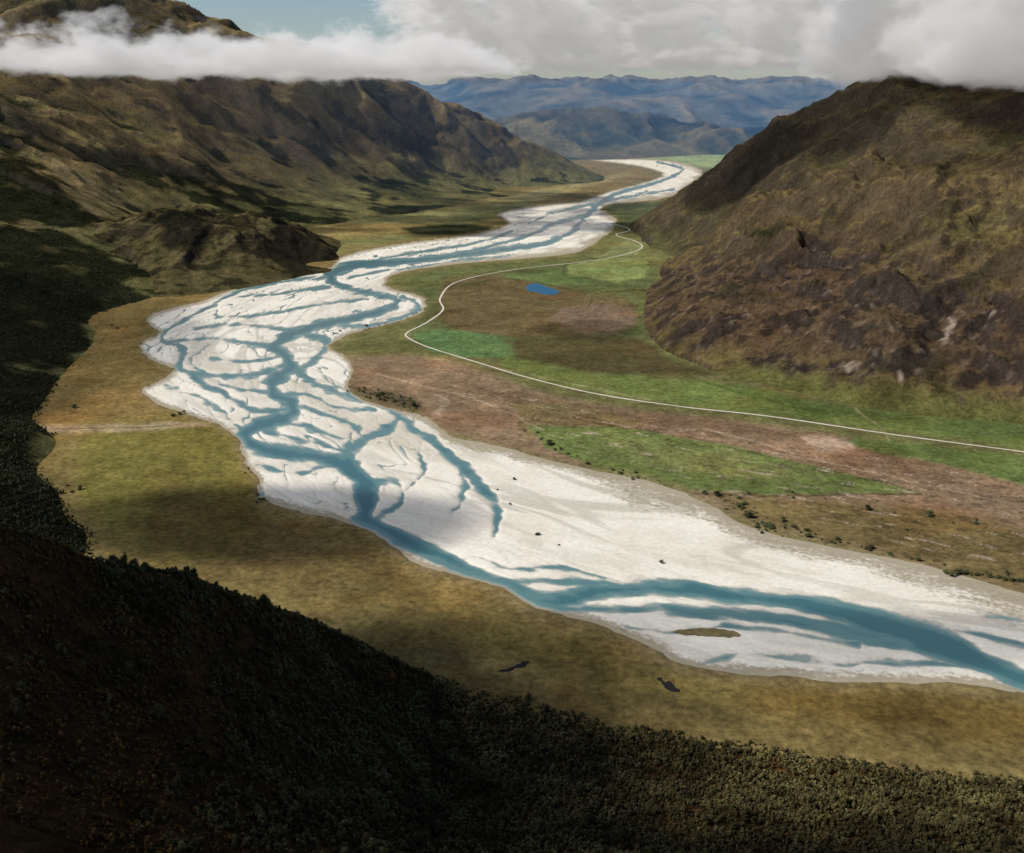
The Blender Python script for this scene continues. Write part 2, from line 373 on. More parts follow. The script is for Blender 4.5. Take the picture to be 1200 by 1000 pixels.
for L,c in (([(540,335,.6),(600,328,.6),(690,345,.6)],(60,66,40)),([(660,322,.6),(664,311,.6),(712,303,.6)],(60,66,40)),([(800,440,.7),(900,470,.7),(1010,495,.7)],(60,78,38)),([(620,405,.7),(640,430,.7)],(60,70,38)),([(600,540,.8),(700,552,.8),(800,577,.8),(900,583,.8),(1078,580,.8)],(64,60,40)),([(1000,480,.8),(1030,500,.8),(1040,516,.8)],(120,116,84)),([(500,420,.7),(620,440,.7),(760,470,.7)],(120,116,84)),([(760,340,.6),(700,345,.6),(690,360,.6)],(60,64,40)),([(850,520,.7),(700,497,.7),(620,480,.7)],(84,70,52)),([(440,440,.6),(560,470,.6),(640,505,.6)],(150,134,112)),([(820,500,.6),(980,545,.6),(1180,590,.6)],(146,128,108)),([(700,400,.6),(760,440,.6)],(56,62,38))):
    w=sstep(-1,0.4,line_s(pxw,pyw,L))[...,None]*0.7; col=col*(1-w)+lin(*c)*w
fb=fbm(Xg/160,Yg/160,5,60); ff=fbm(Xg/35,Yg/35,5,66,0.6); fg=fbm(Xg/420,Yg/300,4,67)
col*= (1+0.40*fb+0.42*ff+0.35*fg)[...,None]
brn=sstep(0.0,0.45,fbm(Xg/300,Yg/220,5,71))[...,None]
col=col*(1-0.5*brn)+0.5*brn*col*np.array([1.18,0.92,0.8])
reg=sstep(5,30,poly_sdf(px0,py0,[(400,410),(800,480),(1300,560),(1300,720),(900,615),(640,535)]))
cu,cv2=(Xg*0.83-Yg*0.55),(Xg*0.55+Yg*0.83)
spk=sstep(0.2,0.36,fbm(cu/80,cv2/16,6,80,0.66))*reg; col=col*(1-0.6*spk[...,None])+0.6*spk[...,None]*lin(168,150,138)
dk=sstep(0.1,0.28,fbm(cu/60,cv2/20,6,84,0.66))*np.maximum(reg,0.5); col=col*(1-0.6*dk[...,None])+0.6*dk[...,None]*lin(60,55,38)
edge=sstep(-22,-2,gs+14*ff)[...,None]*0.55; col=col*(1-edge)+edge*lin(118,106,78)
col=np.clip(col,0.005,1)
zf=np.clip(-gs*0.3,-4,1.9)+0.25*fb*sstep(4,30,-gs)
me=grid_mesh('ground',np.stack([Xg,Yg,zf],-1),gs<25,{'Col':col})
finish('ground',me,mat_floor,'flat valley floor of pasture, scrub and brown grass','valley floor','structure')
# ---------------------------------------------------------------- ribbons and ponds
def ribbon(name,L,hw,z,mat,label,cat):
    x,y=plan(*np.array(L,float).T); P=catmull(np.stack([x,y],1),10)
    d=np.gradient(P,axis=0); d/=np.hypot(d[:,0],d[:,1])[:,None]; nn=np.stack([-d[:,1],d[:,0]],1)
    k=np.arange(len(P)); w=hw*(1+0.3*perlin(k/3.0,k*0.0,9))[:,None]
    A=np.concatenate([P+nn*w,np.full((len(P),1),z)],1); B=np.concatenate([P-nn*w,np.full((len(P),1),z)],1)
    return finish(name,grid_mesh(name,np.stack([B,A],0)),mat,label,cat,'structure')
ribbon('road',[(1500,575),(1350,552),(1200,531),(1050,511),(900,489),(800,478),(700,463),(620,444),(560,426),(505,409),(480,398),(477,391),(500,379),(519,364),(516,350),(536,331),(600,317),(680,308),(728,300),(752,291),(744,283),(722,276),(738,270),(720,263)],3.3,2.5,mat_road,'pale gravel road winding through the valley pastures','road')
ribbon('track',[(200,500),(160,502),(110,503),(60,504)],1.3,2.5,mat_isl,'faint pale track across brown grass','track')
def pond(name,L,mat,label,z=2.25,rag=4):
    x,y=plan(*catmull(L+[L[0]],6)[:-1].T); x=x+rag*perlin(x/9,y/9,3); y=y+rag*perlin(x/9,y/9,13); V=np.stack([x,y,np.full(len(x),z)],1)
    me=bpy.data.meshes.new(name); a=sum(V[i][0]*V[(i+1)%len(V)][1]-V[(i+1)%len(V)][0]*V[i][1] for i in range(len(V)))
    ids=list(range(len(V)));  ids=ids if a>0 else ids[::-1]
    me.from_pydata([tuple(v) for v in V],[],[ids]); me.update(); finish(name,me,mat,label,name.replace('_',' '),'structure')
pond('pond',[(616,337),(621,334),(630,333),(640,337),(651,340),(655,344),(645,346.5),(633,345),(628,343),(620,342)],mat_pond,'small blue pond in marshy brown pasture',2.25,1.5)
pond('pond',[(580,789),(592,786),(600,783),(606,780),(614,776),(620,779),(612,784),(604,785),(596,789)],mat_dark,'thin dark pool in brown grass')
pond('pond',[(770,799),(773,795),(778,800),(786,801),(792,808),(797,812),(788,812),(779,808)],mat_dark,'small dark pool in brown grass')
pond('grass_island',[(785,741),(810,738),(840,738),(866,743),(860,748),(830,747),(805,745)],mat_isl,'low brown grassy island in the gravel riverbed',1.6)
# ---------------------------------------------------------------- mountains
def rbf(ctrl,c=0.12):
    P=np.array(ctrl,float)/1000.0; A=np.sqrt(((P[:,None,:2]-P[None,:,:2])**2).sum(-1)+c*c)
    n=len(P); M=np.zeros((n+1,n+1)); M[:n,:n]=A+np.eye(n)*-0.002; M[:n,n]=1; M[n,:n]=1
    w=np.linalg.solve(M,np.append(P[:,2],0))
    def f(X,Y):
        X=X/1000;Y=Y/1000; z=np.full(X.shape,w[n])
        for i in range(n): z=z+w[i]*np.sqrt((X-P[i,0])**2+(Y-P[i,1])**2+c*c)
        return z*1000
    return f
def foot(L,z=0.0):
    x,y=plan(*np.array(L,float).T); return [(a,b,z) for a,b in zip(x,y)]
def pts(L): return [at_depth(a,b,c) for a,b,c in L]
def mountain(name,ctrl,xr,yr,step,amp,scale,seed,colfn,mat,label,cat,hfull=250,warp=0.3,ang=0,st=1.0,fine=0.10,cut=None,r0=0.5):
    f=rbf(ctrl); X,Y=np.meshgrid(np.arange(xr[0],xr[1]+1,step),np.arange(yr[0],yr[1]+1,step))
    ca,sa=math.cos(math.radians(ang)),math.sin(math.radians(ang))
    A=(X*ca+Y*sa)/st; B=-X*sa+Y*ca
    wx=scale*warp*fbm(X/scale,Y/scale,3,seed+11); wy=scale*warp*fbm(X/scale,Y/scale,3,seed+23)
    b=f(X,Y)
    r=ridged((A+wx/st)/scale,(B+wy)/scale,6,seed)-r0
    k=sstep(-10,hfull,b)
    z=b+amp*r*k+amp*fine*fbm(X/(scale*0.12),Y/(scale*0.12),5,seed+3,0.6)*sstep(0,60,b)
    z=z+8*fbm(X/120,Y/120,3,seed+7)*sstep(-20,20,b)
    if cut is not None:
        sd=poly_sdf(X,Y,cut)+12*fbm(X/90,Y/90,3,seed+40); z=np.where(sd>5,np.minimum(z,-3-sd*0.2),z)
    gy,gx=np.gradient(z,step); slope=np.hypot(gx,gy)
    P=np.stack([X,Y,z],-1); C=colfn(X,Y,z,r,slope)
    ob=finish(name,grid_mesh(name,P,z>-2,{'Col':np.clip(C,0.004,1)}),mat,label,cat,'structure'); return ob,P,C
def mixc(c,w,d): w=np.clip(w,0,1)[...,None]; return c*(1-w)+np.asarray(d)*w
def col_left(X,Y,z,r,sl):
    px,py,_=to_image_px(X,Y,z); c=np.zeros(X.shape+(3,)); c[:]=lin(104,90,63)
    n=fbm(X/600,Y/600,5,90); n2=fbm(X/120,Y/120,5,95); n3=fbm((X*0.8+Y*0.6)/700,(Y*0.8-X*0.6)/200,5,97)
    c=mixc(c,sstep(0.0,0.35,n)*0.8,lin(128,112,78)); c=mixc(c,sstep(0.05,-0.3,n)*0.5,lin(88,77,53))
    c=mixc(c,sstep(0.05,0.35,n3)*0.65,lin(128,120,78)); c=mixc(c,sstep(-0.05,-0.35,n3)*0.5,lin(68,60,44))  # sunlit olive and gold patches painted against dark brown
    c=mixc(c,sstep(-0.05,0.3,r)*0.45,lin(142,123,88))
    c=mixc(c,sstep(360,40,z+110*n)*0.8,lin(98,99,62))
    f=fbm(X/330,Y/330,5,99)-0.9*r
    c=mixc(c,sstep(0.20,0.26,f)*0.9,lin(38,42,28))
    c=mixc(c,sstep(0.23,0.28,fbm((X*0.9+Y*0.4)/420,(Y*0.9-X*0.4)/110,5,199))*0.88,lin(38,42,28))
    pf=np.maximum.reduce([poly_sdf(px,py,q) for q in ([(-300,175),(30,185),(70,215),(100,245),(135,262),(90,270),(40,262),(-300,268)],[(-400,262),(60,268),(110,285),(178,318),(120,350),(95,375),(112,412),(60,432),(0,430),(60,440),(85,455),(55,480),(45,520),(60,560),(112,632),(60,700),(-400,800)],[(350,148),(372,144),(398,166),(380,172),(358,160)],[(185,182),(240,196),(300,222),(352,240),(330,248),(255,225),(200,205)],[(240,232),(272,240),(290,250),(255,248)],[(440,150),(480,160),(520,185),(500,190),(460,170)])])
    w=sstep(-5,5,pf+24*fbm(X/140,Y/140,5,101)); c=mixc(c,w*0.95,lin(30,33,20)); 
    gp=sstep(0.22,0.34,fbm(X/160,Y/160,4,103))*sstep(600,300,py)*sstep(5,20,pf); c=mixc(c,gp*0.85,lin(70,66,42))
    c=mixc(c,sstep(0.75,1.1,sl)*0.5,lin(90,82,70))
    return c*(1+0.35*n2)[...,None]
left=foot([(708,209),(660,217),(600,230),(540,241),(480,251),(400,262),(345,270)])+foot([(108,372),(108,408),(68,448),(48,500),(45,550),(75,600),(108,634),(60,690),(0,740)])
left+=pts([(0,625,1440),(0,560,1640),(0,500,1930),(-150,500,1800),(0,430,2400),(50,400,2750),(0,350,3000),(60,300,3600),(0,250,4000),(120,268,4300),(200,262,5000),(0,178,4600),(130,200,5200),(200,155,6000),(300,155,6700),(300,220,6000),(400,220,6600),(400,160,7300),(500,208,7500),(580,205,8100),(500,175,7850),
 (0,80,5500),(150,80,6300),(300,76,7200),(370,84,7500),(400,93,7650),(440,106,7800),(480,118,8000),(520,131,8200),(560,144,8400),(600,158,8600),(630,170,8720),(660,184,8850),(685,197,8930),(150,-12,7300),(40,-10,7000),(250,26,7700),(300,48,7900),(-150,40,6000),(-400,80,4500),(-300,300,3000),(-300,500,1700),(-300,175,4000)])
left+=[(600,10300,-80),(-300,10500,0),(-1500,10500,300),(1000,9600,-60),(-4000,9500,900),(-900,9300,200)]
LM,LP,LC=mountain('mountain',left,(-5200,1200),(1200,10400),16,190,460,2,col_left,mat_mtn,'long brown tussock mountainside with dark forest gullies','mountain',600,0.4,28,2.6,0.06,None,0.58)
def col_kn(X,Y,z,r,sl):
    n=fbm(X/150,Y/150,5,110); c=np.zeros(X.shape+(3,)); c[:]=lin(84,77,51)
    c=mixc(c,sstep(0,0.4,n),lin(66,64,41)); px,py,_=to_image_px(X,Y,z)
    c=mixc(c,sstep(-4,6,poly_sdf(px,py,[(175,258),(215,244),(250,262),(250,292),(225,302),(190,285)])+20*n)*0.95,lin(30,31,22))  # left part painted dark in place of a cloud shadow
    c=mixc(c,sstep(-4,6,poly_sdf(px,py,[(290,285),(350,262),(395,300),(388,320),(330,320)])+20*n)*0.9,lin(36,34,26))
    c=mixc(c,sstep(0.08,0.22,fbm(X/90,Y/90,5,118))*0.8,lin(38,39,27))
    c=mixc(c,sstep(0.45,0.8,sl+0.3*n)*0.7,lin(48,43,36)); return c*(1+0.4*fbm(X/50,Y/50,4,112))[...,None]
kn=foot([(387,314),(335,328),(255,343),(175,352),(120,350)])+pts([(150,258,4500),(200,246,4350),(235,248,4400),(285,253,4550),(320,258,4600),(350,272,4500),(378,291,4450),(250,290,4050),(180,295,3980),(320,290,4280),(365,305,4370),(130,298,3950)])+foot([(402,300),(375,270),(310,262)],-20)+[(-2600,4300,80),(-2200,5600,-20),(-1300,5700,-40),(-2600,3600,20)]
KM,KP,KC=mountain('hill',kn,(-2300,-650),(3450,5500),8,60,230,31,col_kn,mat_mtn,'dark scrubby knoll beside the gravel riverbed','hill',110,0.4,60,1.4,0.10)
def col_right(X,Y,z,r,sl):
    px,py,_=to_image_px(X,Y,z); n=fbm(X/400,Y/400,5,120); n2=fbm(X/90,Y/90,6,125,0.6)
    c=np.zeros(X.shape+(3,)); c[:]=lin(97,84,56)
    c=mixc(c,sstep(-0.05,0.3,n)*0.75,lin(99,91,56)); c=mixc(c,sstep(0.1,-0.3,n2)*0.5,lin(76,64,46))
    low=sstep(60,5,z+30*n)*sstep(800,900,px); c=mixc(c,low*0.8,lin(86,91,50))
    rk=sstep(-10,25,poly_sdf(px,py,[(745,330),(800,305),(850,295),(940,275),(1010,285),(1110,325),(1200,350),(1400,380),(1400,475),(1100,455),(960,438),(880,430),(790,410),(745,370)])+60*n2)
    c=mixc(c,rk*0.7,lin(80,64,51)); c=mixc(c,rk*sstep(-0.02,0.14,n2+0.35*(sl-0.5))*0.9,lin(44,38,35))
    c=mixc(c,rk*sstep(0.22,0.36,fbm(X/26,Y/26,4,128))*0.45,lin(120,107,96))
    c=mixc(c,sstep(0.65,0.95,sl)*0.65,lin(56,49,44))
    c=mixc(c,sstep(0.2,0.3,fbm(X/200,Y/200,6,130,0.6))*0.6,lin(50,46,33))
    dm=poly_sdf(px+30*n2,py+20*n2,[(870,272),(930,262),(932,268),(880,280)]); c=mixc(c,sstep(-2,2,dm)*0.9,lin(34,36,24))
    ws=6*fbm(X/25,Y/25,3,133)
    for q in ([(1114,372),(1119,376),(1114,392),(1104,404),(1101,402),(1110,388)],[(988,430),(1004,424),(1006,428),(992,438)],[(1050,440),(1056,436),(1056,446)],[(1160,366),(1165,364),(1160,374)]):
        c=mixc(c,sstep(-1.5,1,poly_sdf(px+ws,py+ws*0.6,q))*0.8,lin(150,136,122))
    return c*(1+0.36*n2)[...,None]
def col_rear(X,Y,z,r,sl):
    n=fbm(X/400,Y/400,5,220); n2=fbm(X/90,Y/90,6,225,0.6); c=np.zeros(X.shape+(3,)); c[:]=lin(76,67,48)
    c=mixc(c,sstep(-0.05,0.3,n)*0.7,lin(70,68,45)); c=mixc(c,sstep(-0.1,0.3,r)*0.4,lin(92,82,60)); c=mixc(c,sstep(100,20,z+50*n)*0.6,lin(80,83,54))
    c=mixc(c,sstep(0.55,0.9,sl+0.3*n2)*0.7,lin(50,45,41)); return c*(1+0.4*n2)[...,None]
ridge=[(800,303,4000),(842,266,3850),(900,241,3700),(1000,203,3550),(1100,175,3400),(1200,158,3250),(1400,140,3000)]
RF=[(790,304),(773,325),(757,347),(753,380),(776,410),(850,441),(930,460),(1000,477),(1100,491),(1200,500),(1350,530),(1600,600)]
nr=foot(RF)
ft=np.array(foot(RF))[:,:2]; dd=np.gradient(ft,axis=0); dd/=np.hypot(dd[:,0],dd[:,1])[:,None]; inn=np.stack([-dd[:,1],dd[:,0]],1)
for i in range(1,9):
    for off,zz in ((45,28 if i<5 else 16),(150,92 if i<5 else 66)): nr.append((ft[i,0]+inn[i,0]*off,ft[i,1]+inn[i,1]*off,zz))
nr+=pts(ridge+[(880,300,3350),(960,281,3150),(1000,330,2780),(1080,290,2850),(1150,243,2950),(1200,330,2550),(1350,300,2300)])
for a,b,d in ridge:
    x,y,z=at_depth(a,b,d); nr+=[(x+120,y+380,z*0.55-50),(x+250,y+900,-120)]
fl=np.array(foot([(737,264),(765,292)]+RF))[:,:2]
cutp=np.vstack([[(-300,12000),(fl[0,0],12000)],[(fl[0,0]+200,7000)],fl,[(-300,600)]])
mountain('mountain',nr,(150,4300),(1500,4700),9,165,400,57,col_right,mat_mtn,'rugged brown and green spur with rocky bluffs','mountain',260,0.4,125,1.7,0.13,cutp)
rr_=foot([(737,264),(765,292),(790,303)])+foot([(800,320),(830,335)],-20)
rr_+=pts([(790,245,5100),(830,204,5250),(870,175,5200),(900,153,5100),(960,127,4950),(1000,106,4850),(1035,89,4800),(1100,62,4600),(1200,40,4500),(1400,20,4200),(850,240,4700),(900,210,4500),(1000,165,4350),(1100,122,4150),(1250,95,4000)])
for a,b,d in ridge[1:]:
    x,y,z=at_depth(a,b,d); rr_+=[(x+60,y+250,z-110)]
rr_+=[(900,6600,-60),(1700,7000,-60),(2600,7200,-40),(3500,7200,0),(1000,6000,-20),(2000,6000,350),(1500,3000,-60),(2500,2600,-60)]
mountain('mountain',rr_,(450,4800),(3300,7200),13,140,420,61,col_rear,mat_mtn,'dark craggy brown mountainside rising into cloud','mountain',300,0.3,120,1.8,0.12,cutp,0.55)
def col_mid(X,Y,z,r,sl):
    n=fbm(X/900,Y/900,5,140); c=np.zeros(X.shape+(3,)); c[:]=lin(84,84,66); c=mixc(c,sstep(-0.1,0.15,n)*0.85,lin(38,49,45))
    c=mixc(c,sstep(0.5,0.8,r+0.5)*0.35,lin(118,106,80)); return c
md=foot([(560,189),(640,188.5),(720,188),(780,185),(840,182),(900,179)],-10)+pts([(560,160,12500),(600,148,12900),(640,135,13300),(690,129,13600),(740,134,13600),(790,140,13500),(830,150,13400),(870,157,13200),(900,168,12800),(700,165,12500),(800,165,12800)])+[(-1500,15500,-50),(1500,16000,-60),(3500,15500,-60),(4600,13500,-60)]
mountain('hill',md,(-1500,5200),(11300,15800),30,180,800,77,col_mid,mat_far,'low forested hills beyond the river plain','hill',250)
X,Y=np.meshgrid(np.arange(-9000,13001,55),np.arange(15500,25001,55))
ramp=sstep(15800,22500,Y+900*fbm(X/2500,Y/2500,2,7))
rr=ridged((X+500*fbm(X/2000,Y/2000,3,3))/1700,(Y)/3000,6,150)
z=ramp*(780+370*rr)+50*fbm(X/600,Y/600,5,12)*ramp-30
c=np.zeros(X.shape+(3,)); c[:]=lin(74,82,90); c=mixc(c,sstep(0,0.3,fbm(X/1300,Y/1300,4,14)),lin(40,56,72)); c=mixc(c,sstep(0.5,0.8,rr)*0.5,lin(116,110,98))  # blue haze and tan ridge highlights painted into the base colour
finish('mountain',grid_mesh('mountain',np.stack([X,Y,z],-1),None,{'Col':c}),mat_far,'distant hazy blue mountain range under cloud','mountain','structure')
# ---------------------------------------------------------------- near slope
SX=np.array([-600,-200,0,60,110,140,220,350,420,500,560,640,720,900,1050,1200,1600,2000.])
SY=np.array([560,590,620,636,656,658,672,718,752,790,809,829,851,877,899,916,962,1000.])
def near_point(px,Yv):
    sy=np.interp(px,SX,SY)+3*perlin(px/37.0,px*0,6)*sstep(60,120,px); ts=tan_below(sy); Yc=H/ts
    Ys=np.minimum(np.interp(px,[-600,0,200,350,500,640,2000],[560,640,740,900,1060,2000,2000]),Yc)
    t0=math.tan(math.radians(49)); q=np.clip((Yv-280)/(Ys-280),0,1)**0.8
    tb=t0+(ts-t0)*q
    Z=np.where(Yv<=Ys,H-2-Yv*tb,H-2-Ys*ts-(Yv-Ys)*0.66)
    t=CP*Yv+SP*(H-Z); X=(px-600)/F*t
    k=sstep(60,300,Yv)*sstep(-5,60,Z)
    Z=Z+k*(7*fbm(X/170,Yv/170,4,160)+13*(ridged(X/200,Yv/200,3,170)-0.55))
    return X,Yv,Z
yy=np.concatenate([np.linspace(5,280,30),np.linspace(285,1500,330)])
cx=np.arange(-600,1900,5.0); Yv,cc_=np.meshgrid(yy,cx,indexing='ij')
X,Y,Z=near_point(cc_,Yv)
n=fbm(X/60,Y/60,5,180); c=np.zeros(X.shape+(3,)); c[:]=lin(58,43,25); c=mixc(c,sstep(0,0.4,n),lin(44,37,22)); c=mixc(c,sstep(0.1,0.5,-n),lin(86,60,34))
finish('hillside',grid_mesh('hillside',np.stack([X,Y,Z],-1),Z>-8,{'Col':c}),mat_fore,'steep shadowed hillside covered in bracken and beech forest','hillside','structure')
# ---------------------------------------------------------------- trees
def ico():
    t=(1+5**.5)/2
    v=np.array([(-1,t,0),(1,t,0),(-1,-t,0),(1,-t,0),(0,-1,t),(0,1,t),(0,-1,-t),(0,1,-t),(t,0,-1),(t,0,1),(-t,0,-1),(-t,0,1)],float); v/=np.linalg.norm(v[0])
    f=np.array([(0,11,5),(0,5,1),(0,1,7),(0,7,10),(0,10,11),(1,5,9),(5,11,4),(11,10,2),(10,7,6),(7,1,8),(3,9,4),(3,4,2),(3,2,6),(3,6,8),(3,8,9),(4,9,5),(2,4,11),(6,2,10),(8,6,7),(9,8,1)])
    return v,f
IV,IF=ico()
def tree(seed,lumps,leaves,trunk=True,base=(0.035,0.045,0.018),tall=1.0):
    r=np.random.default_rng(seed); V=[];Fc=[];C=[]; o=0
    def add(v,f,c):
        nonlocal o
        V.append(v);Fc.append(f+o);C.append(c);o+=len(v)
    def limb(a,b,ra,rb,k=5):
        a=np.array(a);b=np.array(b);ang=np.arange(k)/k*2*np.pi
        ring=np.stack([np.cos(ang),np.sin(ang),np.zeros(k)],1); v=np.vstack([a+ring*ra,b+ring*rb]); f=[]
        for i in range(k):
            j=(i+1)%k; f+= [(i,j,k+j),(i,k+j,k+i)]
        add(v,np.array(f),np.tile([0.05,0.04,0.03],(2*k,1)))
    if trunk:
        limb((0,0,-0.05),(0.01,0.01,0.75),0.035,0.01)
        for i in range(4):
            a=r.uniform(0,6.28); limb((0,0,0.25+0.1*i),(0.22*math.cos(a),0.22*math.sin(a),0.42+0.1*i),0.015,0.004,4)
    cen=[]
    for i in range(lumps):
        h=0.3+0.58*(i+0.5)/lumps; rad=0.24*(1-0.55*abs(h-0.5)*1.4); a=r.uniform(0,6.28)
        off=0.17*(1.15-h)*(0 if lumps<2 else 1); cpt=np.array([off*math.cos(a),off*math.sin(a),h]); s=rad*r.uniform(.8,1.15)
        cen.append((cpt,s)); v=IV*(s*r.uniform(.72,1.15,(12,1)))*np.array([1,1,0.85])+cpt
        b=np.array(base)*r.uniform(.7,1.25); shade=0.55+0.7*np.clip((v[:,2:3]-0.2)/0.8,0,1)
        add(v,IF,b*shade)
    for i in range(leaves):
        cpt,s=cen[r.integers(len(cen))]; d=r.normal(size=3); d[2]=abs(d[2])*0.9-0.25; d/=np.linalg.norm(d)
        p=cpt+d*s*r.uniform(0.85,1.3); q=r.normal(size=(3,3)); v=p+q*0.05
        b=np.array(base)*r.uniform(.7,1.9)*np.array([r.uniform(.9,1.35),1,1]); add(v,np.array([[0,1,2]]),np.tile(b,(3,1)))
    V=np.vstack(V); V[:,2]*=tall
    return V,np.vstack(Fc),np.vstack(C)
def merged(name,templates,pos,size,mat,label,cat,tint=None):
    Vs=[];Fs=[];Cs=[];o=0; n=len(pos); which=rng.integers(len(templates),size=n); ang=rng.uniform(0,6.28,n)
    for k,(v,f,c) in enumerate(templates):
        ix=np.where(which==k)[0]
        if not len(ix): continue
        ca,sa=np.cos(ang[ix])[:,None],np.sin(ang[ix])[:,None]; s=size[ix][:,None]; w=rng.uniform(.85,1.25,(len(ix),1))
        x=(v[None,:,0]*ca-v[None,:,1]*sa)*s*w+pos[ix,0:1]; y=(v[None,:,0]*sa+v[None,:,1]*ca)*s*w+pos[ix,1:2]; z=v[None,:,2]*s+pos[ix,2:3]
        tn=(tint[ix] if tint is not None else np.ones((len(ix),3)))*rng.uniform(.5,1.6,(len(ix),1))
        Vs.append(np.stack([x,y,z],-1).reshape(-1,3)); Cs.append((c[None]*tn[:,None,:]).reshape(-1,3))
        Fs.append((f[None]+ (np.arange(len(ix))*len(v))[:,None,None]+o).reshape(-1,3)); o+=len(ix)*len(v)
    me=raw_mesh(name,np.vstack(Vs),np.vstack(Fs),{'Col':np.vstack(Cs)},False)
    return finish(name,me,mat,label,cat,'stuff')
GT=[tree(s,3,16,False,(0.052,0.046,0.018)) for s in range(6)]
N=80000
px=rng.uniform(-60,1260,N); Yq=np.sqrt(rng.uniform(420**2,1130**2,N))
X,Y,Z=near_point(px,Yq); sx,sy,t=to_image_px(X,Y,Z+4)
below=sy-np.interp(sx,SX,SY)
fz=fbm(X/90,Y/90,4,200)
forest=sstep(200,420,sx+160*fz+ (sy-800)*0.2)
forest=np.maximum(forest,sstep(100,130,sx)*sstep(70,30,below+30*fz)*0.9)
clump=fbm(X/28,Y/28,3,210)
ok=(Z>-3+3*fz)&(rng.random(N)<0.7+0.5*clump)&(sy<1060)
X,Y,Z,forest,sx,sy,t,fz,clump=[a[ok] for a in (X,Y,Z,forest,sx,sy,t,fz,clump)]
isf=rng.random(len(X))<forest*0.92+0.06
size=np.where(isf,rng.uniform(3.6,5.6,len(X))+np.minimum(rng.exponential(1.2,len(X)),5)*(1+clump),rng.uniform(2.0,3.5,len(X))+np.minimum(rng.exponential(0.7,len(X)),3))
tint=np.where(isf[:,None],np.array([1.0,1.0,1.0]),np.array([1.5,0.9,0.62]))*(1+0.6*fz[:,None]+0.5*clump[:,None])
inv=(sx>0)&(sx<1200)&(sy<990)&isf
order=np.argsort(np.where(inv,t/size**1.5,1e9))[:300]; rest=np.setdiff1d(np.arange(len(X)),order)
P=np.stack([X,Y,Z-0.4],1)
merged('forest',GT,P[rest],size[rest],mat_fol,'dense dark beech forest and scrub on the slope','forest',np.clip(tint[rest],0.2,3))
TM=[]
for s in range(5):
    v,f,c=tree(40+s,6,190,True,(0.052,0.046,0.018)); TM.append(raw_mesh('beech_tree',v,f,{'Col':c},False)); TM[-1].materials.append(mat_fol)
for k,i in enumerate(order):
    ob=bpy.data.objects.new('beech_tree',TM[k%5]); scene.collection.objects.link(ob)
    ob.location=P[i]; s=float(size[i])*1.1; ob.scale=(s*rng.uniform(.9,1.1),s,s); ob.rotation_euler=(0,0,rng.uniform(0,6.28))
    ob["label"]="dark green beech tree standing on the shadowed hillside"; ob["category"]="tree"; ob["group"]="beech trees on the near hillside"
def scatter_on(P,C,n,thr,pxr,pyr):
    dark=(C.sum(-1)<thr)&(P[...,2]>-2); px,py,t=to_image_px(P[...,0],P[...,1],P[...,2]); dark&=(px>pxr[0])&(px<pxr[1])&(py>pyr[0])&(py<pyr[1])
    ii=np.argwhere(dark); w=1/(t[dark]**1.2); w/=w.sum(); ii=ii[rng.choice(len(ii),n,p=w)]
    q=P[ii[:,0],ii[:,1]].copy(); st=P[0,1,0]-P[0,0,0]; q[:,:2]+=rng.uniform(-st/2,st/2,(n,2)); return q
ST=[tree(80+s,3,6,False,(0.030,0.034,0.016)) for s in range(4)]
q=scatter_on(LP,LC,20000,0.10,(-100,420),(170,700))
merged('forest',ST,q,rng.uniform(4,8.5,len(q)),mat_fol,'dark native forest blanketing the lower valley side','forest')
SH=[]
for s in range(4):
    v,f,c=tree(60+s,4,70,True,(0.045,0.05,0.022),0.8); SH.append(raw_mesh('shrub',v,f,{'Col':c},False)); SH[-1].materials.append(mat_fol)
SL=[([(410,456),(440,464),(470,470),(492,481)],66,6),([(612,500),(640,520),(670,538),(720,553),(760,562)],34,4),([(808,576),(850,585),(880,605),(905,630)],50,7),([(905,612),(960,632),(1040,650),(1110,664)],34,4),([(1105,672),(1160,676),(1200,684),(1260,700)],46,5),([(388,392),(430,386),(480,372),(496,362)],20,2),([(295,540),(290,560),(305,588)],6,2),([(1010,598),(1080,610),(1150,615)],8,8),([(900,580),(1000,600),(1060,640)],10,14),([(60,620),(100,560),(60,470),(110,410)],16,9),([(500,268),(540,270)],6,2)]
sp=[(602,563,6),(630,628,6),(598,592,4),(775,661,7),(210,487,10),(203,489,9),(305,587,6),(131,383,9),(137,386,8),(655,640,3),(583,575,3),(216,485,9),(300,590,5)]
for L,n,j in SL:
    L=np.array(L,float); tt=rng.uniform(0,len(L)-1,n); i=tt.astype(int); fr=(tt-i)[:,None]; p=L[i]*(1-fr)+L[i+1]*fr+rng.normal(0,j*0.6,(n,2))*np.array([1.6,0.6])
    sp+=[(a,b,3+rng.exponential(2.8)) for a,b in p]
for k,(a,b,s) in enumerate(sp[:300]):
    x,y=plan(a,b); s=s*1.4; ob=bpy.data.objects.new('shrub',SH[k%4]); scene.collection.objects.link(ob)
    ob.location=(float(x),float(y),0.8); ob.scale=(s*rng.uniform(1,1.9),s*1.2,s*0.8); ob.rotation_euler=(0,0,rng.uniform(-0.5,0.5))
    ob["label"]="dark rounded shrub growing on the river flats"; ob["category"]="shrub"; ob["group"]="shrubs scattered along the riverbanks"
